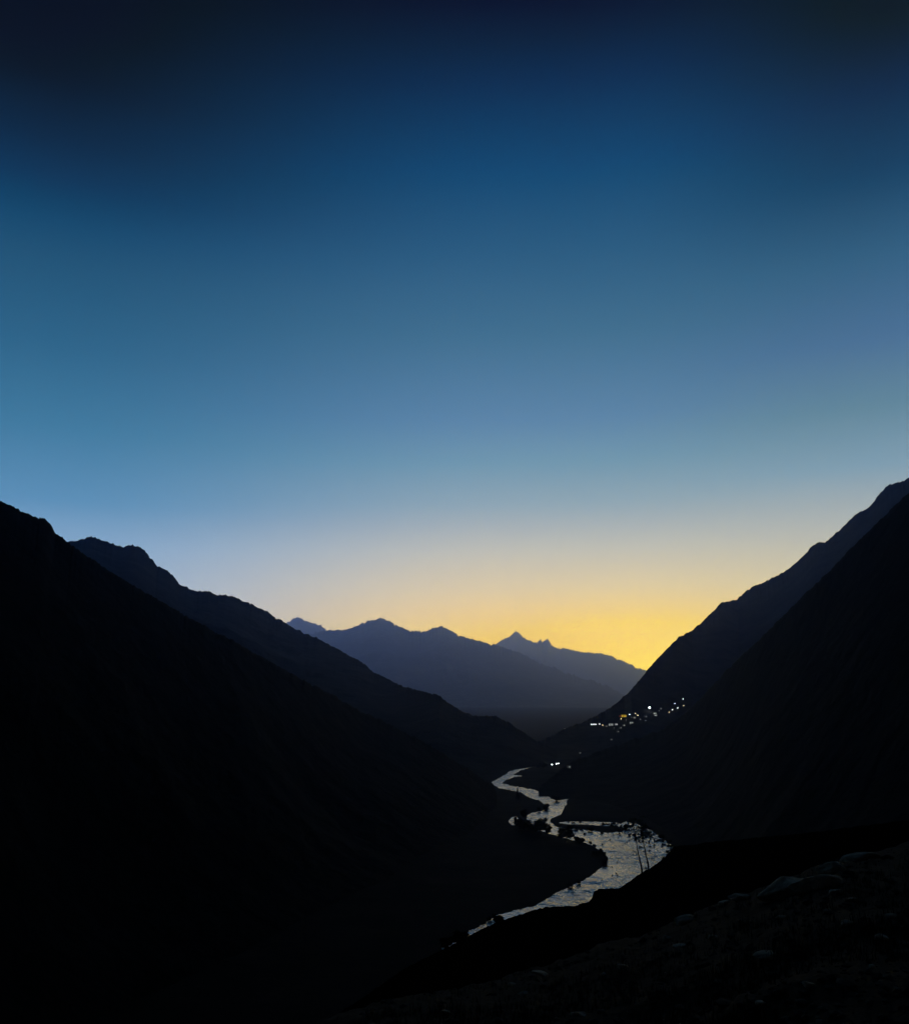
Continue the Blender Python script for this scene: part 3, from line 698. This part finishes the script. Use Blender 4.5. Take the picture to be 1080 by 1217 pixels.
# ------------------------------------------------------------------ village
def house(w_, d_, h_, lit, nwin, wallm, roofm, roof='gable', storeys=1, door=True):
    root = empty('house', (0, 0, 0))
    bm = bmesh.new(); box(bm, (0, 0, h_ / 2 - 1.5), (w_, d_, h_ + 3)); from_bm('wall', bm, wallm, root)
    bm = bmesh.new()
    if roof == 'gable':
        e_ = .5; hw = w_ / 2 + e_; hd = d_ / 2 + e_; rh = d_ * .32; b0 = h_ + .003
        for s_ in (0, 1): pass
        v = [bm.verts.new(q) for q in ((-hw, -hd, b0), (hw, -hd, b0), (hw, hd, b0), (-hw, hd, b0), (-hw, 0, b0 + rh), (hw, 0, b0 + rh))]
        for q in ((0, 1, 5, 4), (2, 3, 4, 5), (0, 4, 3), (1, 2, 5), (0, 3, 2, 1)): bm.faces.new([v[k] for k in q])
    else:
        box(bm, (0, 0, h_ + .15), (w_ + .8, d_ + .8, .3)); box(bm, (w_ * .2, 0, h_ + .8), (w_ * .3, d_ * .4, 1.0))
    from_bm('roof', bm, roofm, root)
    sh = h_ / storeys
    for s_ in range(storeys):
        for k in range(nwin):
            cx = -w_ / 2 + w_ * (k + .5) / nwin + (0 if nwin > 1 else w_ * .15); ww = min(w_ / nwin * .62, 2.6); wh = sh * .5
            bm = bmesh.new(); z_ = sh * s_ + sh * .55
            for sx_ in (-1, 1): box(bm, (cx + sx_ * (ww / 2 + .06), -d_ / 2 - .05, z_), (.12, .14, wh + .24))
            for sz_ in (-1, 1): box(bm, (cx, -d_ / 2 - .052, z_ + sz_ * (wh / 2 + .06)), (ww, .136, .12))
            box(bm, (cx, -d_ / 2 - .05, z_), (.06, .12, wh))
            fr = from_bm('window', bm, M['timber'], root)
            bm = bmesh.new(); box(bm, (cx, -d_ / 2 - .025, z_), (ww, .05, wh)); from_bm('pane', bm, lit, fr)
    if door:
        bm = bmesh.new(); box(bm, (w_ / 2 - .2, -d_ / 2 - .03, 1.05), (.001 + .9, .06, 2.1)) if nwin == 1 else box(bm, (0, -d_ / 2 - .03, 1.05), (.9, .06, 2.1))
        from_bm('door', bm, M['timber'], root)
    return root
def lamp(headm, h_=7.0, s_=1.0):
    root = empty('street_lamp', (0, 0, 0))
    bm = bmesh.new(); tube(bm, (0, 0, -1), (0, 0, h_), .14, .08, 8); tube(bm, (0, 0, h_ - .05), (0, -1.2, h_ + .35), .06, .05, 6); from_bm('pole', bm, M['steel'], root)
    bm = bmesh.new(); box(bm, (0, -1.2 - .5 * s_, h_ + .5), (1.1 * s_, 1.3 * s_, .2)); from_bm('lamp_housing', bm, M['steel'], root)
    bm = bmesh.new(); bmesh.ops.create_uvsphere(bm, u_segments=12, v_segments=8, radius=.5 * s_, matrix=Matrix.Translation((0, -1.2 - .5 * s_, h_ + .4 - .32 * s_)) @ Matrix.Diagonal((1.0, 1.0, .8, 1)))
    from_bm('lamp_glass', bm, headm, root)
    return root
def put(root, px, py, label, cat, group, keys=('mountain61', 'hill71', 'ground'), turn=0.0):
    h_ = hit(px, py, keys); p_ = h_[0]
    root.location = p_; root.rotation_euler = (0, 0, -math.atan2(p_.x, p_.y) + turn)
    tag(root, label, cat, group)
    return root
GH = 'village houses with lit windows'; GL = 'village lamps lit at dusk'
W, ST = M['wall_white'], M['wall_stone']; RM, RS = M['roof_metal'], M['roof_slate']
HS = [
 (705, 862, (20, 8, 5, M['lit_white'], 4, W, RM, 'flat'), 'long flat-roofed building with a bright white row of windows, leftmost of the upper village', .2),
 (712, 861.5, (7, 6, 4, M['lit_white'], 1, W, RM, 'gable'), 'small bright house just right of the long white-lit building', 0),
 (720, 864, (8, 7, 4, M['lit_dim'], 1, ST, RS, 'gable'), 'dim stone house between two brighter groups on the left of the village', .3),
 (726, 862.5, (15, 8, 6, M['lit_soft'], 3, W, RS, 'gable', 2), 'two-storey house with soft white windows left of centre in the village', -.1),
 (732, 862, (9, 7, 5, M['lit_soft'], 2, W, RM, 'gable'), 'smaller soft-lit house touching the right of the two-storey one', .3),
 (741.5, 852.5, (18, 8, 8, M['lit_yellow'], 3, W, RM, 'flat', 2), 'building with bright yellow windows in the middle of the village', -.15),
 (736.5, 852, (6, 5, 4, M['lit_red'], 1, ST, RM, 'flat'), 'small hut with dull red light at the left of the yellow building', 0),
 (753.5, 854, (8, 7, 4.5, M['lit_dim'], 2, ST, RS, 'gable'), 'dim house below the white lamps right of the yellow building', .4),
 (750.5, 860, (12, 7, 4.5, M['lit_soft'], 2, W, RM, 'gable'), 'low house with grey-lit front under the yellow building', -.3),
 (741, 863, (7, 6, 4, M['lit_soft'], 1, ST, RS, 'gable'), 'upper right house of the slanting row below the yellow building', .5),
 (737, 866, (7, 6, 4, M['lit_dim'], 1, ST, RS, 'gable'), 'middle house of the slanting row below the yellow building', .5),
 (734, 870.5, (8, 6, 4, M['lit_dim'], 1, ST, RM, 'flat'), 'lowest house of the slanting row below the yellow building', .2),
 (726.5, 880, (7, 6, 4, M['lit_dim'], 1, ST, RS, 'gable'), 'lonely dim house farthest down the slope under the village', -.2),
 (778, 849, (10, 7, 5, M['lit_soft'], 2, W, RM, 'gable'), 'house with two lit windows right below the brightest floodlight', .1),
 (779, 851, (9, 6, 4, M['lit_soft'], 2, W, RS, 'gable'), 'lower neighbour of the house under the brightest floodlight', .1),
 (767, 852.5, (8, 7, 4, M['lit_dim'], 1, ST, RS, 'gable'), 'dim house at the lower left end of the lit lane', .4),
 (785, 843, (7, 6, 4, M['lit_dim'], 1, ST, RS, 'gable'), 'barely lit house alone right of the brightest floodlight', 0),
 (689, 896, (7, 6, 4, M['lit_dim'], 1, ST, RS, 'gable'), 'barely lit hut alone between the village and the valley bottom', 0),
 (676, 913, (8, 6, 4, M['lit_dim'], 1, ST, RM, 'flat'), 'dim hut right of the three riverside lamps', 0),
]
for px, py, a, lab, tn in HS: put(house(*a), px, py, lab, 'house', GH, turn=tn)
lp = {'w': lamp(emit_mat('lamp_warm', (1.0, 0.72, 0.35), 15.0), 7, 1.35), 'a': lamp(M['lamp_white']), 'b': lamp(M['lamp_soft']), 'f': lamp(M['flood'], 14, 3.6), 'c': lamp(M['lamp_white'], 7, 1.55)}
used = set()
LS = [('b', 671, 868.5, 'faint lamp standing alone at the far left of the upper village'),
 ('f', 772, 846, 'tall floodlight, by far the brightest light of the village'),
 ('c', 748, 852, 'white street lamp immediately right of the yellow-lit building'),
 ('w', 738, 857, 'street lamp directly below the left end of the yellow-lit building'),
 ('w', 758, 853, 'single lamp midway between yellow building and brightest floodlight'),
 ('b', 767, 859, 'small lamp below the dim house on the lit lane'),
 ('c', 799, 846, 'lowest left lamp of the group of lamps high on the right'),
 ('c', 805.5, 844, 'lamp in the middle of the group high on the right'),
 ('c', 802, 838.5, 'lamp above the middle of the group high on the right'),
 ('c', 811.5, 833, 'highest lamp of all, at the right end of the village'),
 ('w', 812.5, 841, 'dimmer lamp below the highest one at the right end'),
 ('b', 750, 855, 'small lamp tucked under the white lamp right of the yellow building'),
 ('b', 744, 858.5, 'small lamp between the yellow building and the slanting row of houses'),
 ('w', 755, 850.5, 'warm little lamp up the slope right of the yellow building'),
 ('b', 761, 857.5, 'lone faint lamp on the slope below the midway lamp'),
 ('b', 783, 847, 'faint lamp between the floodlight and the group high on the right'),
 ('w', 795, 849, 'warm lamp down and left of the group high on the right'),
 ('b', 730, 868, 'faint lamp left of the slanting row of houses'),
 ('w', 716, 864.5, 'warm lamp between the long white-lit building and the two-storey house'),
 ('c', 656, 912.5, 'leftmost and brightest of the three lamps by the far river'),
 ('c', 661, 911.5, 'middle one of the three lamps by the far river'),
 ('c', 663.5, 911.3, 'rightmost of the three lamps by the far river')]
for k, px, py, lab in LS:
    o = lp[k] if k not in used else dup(lp[k]); used.add(k)
    put(o, px, py, lab, 'street lamp', GL)
bpy.data.objects.remove(lp['a'].children[0]); bpy.data.objects.remove(lp['a'].children[0]); bpy.data.objects.remove(lp['a'].children[0]); bpy.data.objects.remove(lp['a'])
# lanes and gravel patches, draped on the terrain
def drape(name, pts, wd, mat, keys):
    P = []
    for i in range(len(pts) - 1):
        a = pts[i]; b_ = pts[i + 1]
        for j in range(6):
            s = j / 6; P.append((a[0] + (b_[0] - a[0]) * s, a[1] + (b_[1] - a[1]) * s))
    P.append(pts[-1]); Q = []
    for x, y in P: Q.append(hit(x, y, keys)[0] + Vector((0, 0, .45)))
    L_ = []
    for i, q in enumerate(Q):
        t_ = (Q[min(i + 1, len(Q) - 1)] - Q[max(i - 1, 0)]); t_.z = 0; t_.normalize(); nrm = Vector((-t_.y, t_.x, 0))
        L_.append([tuple(q - nrm * wd / 2), tuple(q + nrm * wd / 2)])
    o, _ = grid_mesh(name, np.array(L_), mat); tag(o, kind='structure')
drape('path', [(764, 851.5), (768, 849.5), (772, 848), (776, 846)], 5, M['gravel'], ('mountain61',))
drape('path', [(733, 868), (737, 865), (741, 862.5)], 4, M['gravel'], ('mountain61',))
drape('gravel_bank', [(664, 935), (672, 937), (679, 936), (686, 938), (692, 941)], 22, M['gravel'], ('ground',))

# ------------------------------------------------------------------ haze
bm = bmesh.new(); box(bm, (0, 0, 0), (1, 1, 1))
hm = bpy.data.materials.new('haze'); hm.use_nodes = True; nt = hm.node_tree; nt.nodes.clear()
ho = nt.nodes.new('ShaderNodeOutputMaterial'); pv = nt.nodes.new('ShaderNodeVolumePrincipled')
pv.inputs['Color'].default_value = (0.40, 0.52, 1.0, 1); pv.inputs['Density'].default_value = HD; pv.inputs['Anisotropy'].default_value = 0.83
nt.links.new(pv.outputs[0], ho.inputs['Volume'])
hb = from_bm('haze', bm, hm); hb.scale = (2 * HR, 2 * HR, 5362); hb.location = (0, 0, 5362 / 2 - 62)
tag(hb, kind='stuff'); hb['label'] = 'thin bluish evening haze filling the valley'; hb['category'] = 'haze'

# ------------------------------------------------------------------ render settings
vs_ = scene.view_settings; scene.display_settings.display_device = 'sRGB'
vs_.view_transform = 'Standard'; vs_.look = 'None'; vs_.exposure = 0; vs_.gamma = 1
cy = scene.cycles
scene.render.engine = 'CYCLES'
cy.use_denoising = True; cy.max_bounces = 6; cy.volume_bounces = 1; cy.diffuse_bounces = 3; cy.sample_clamp_indirect = 2.0
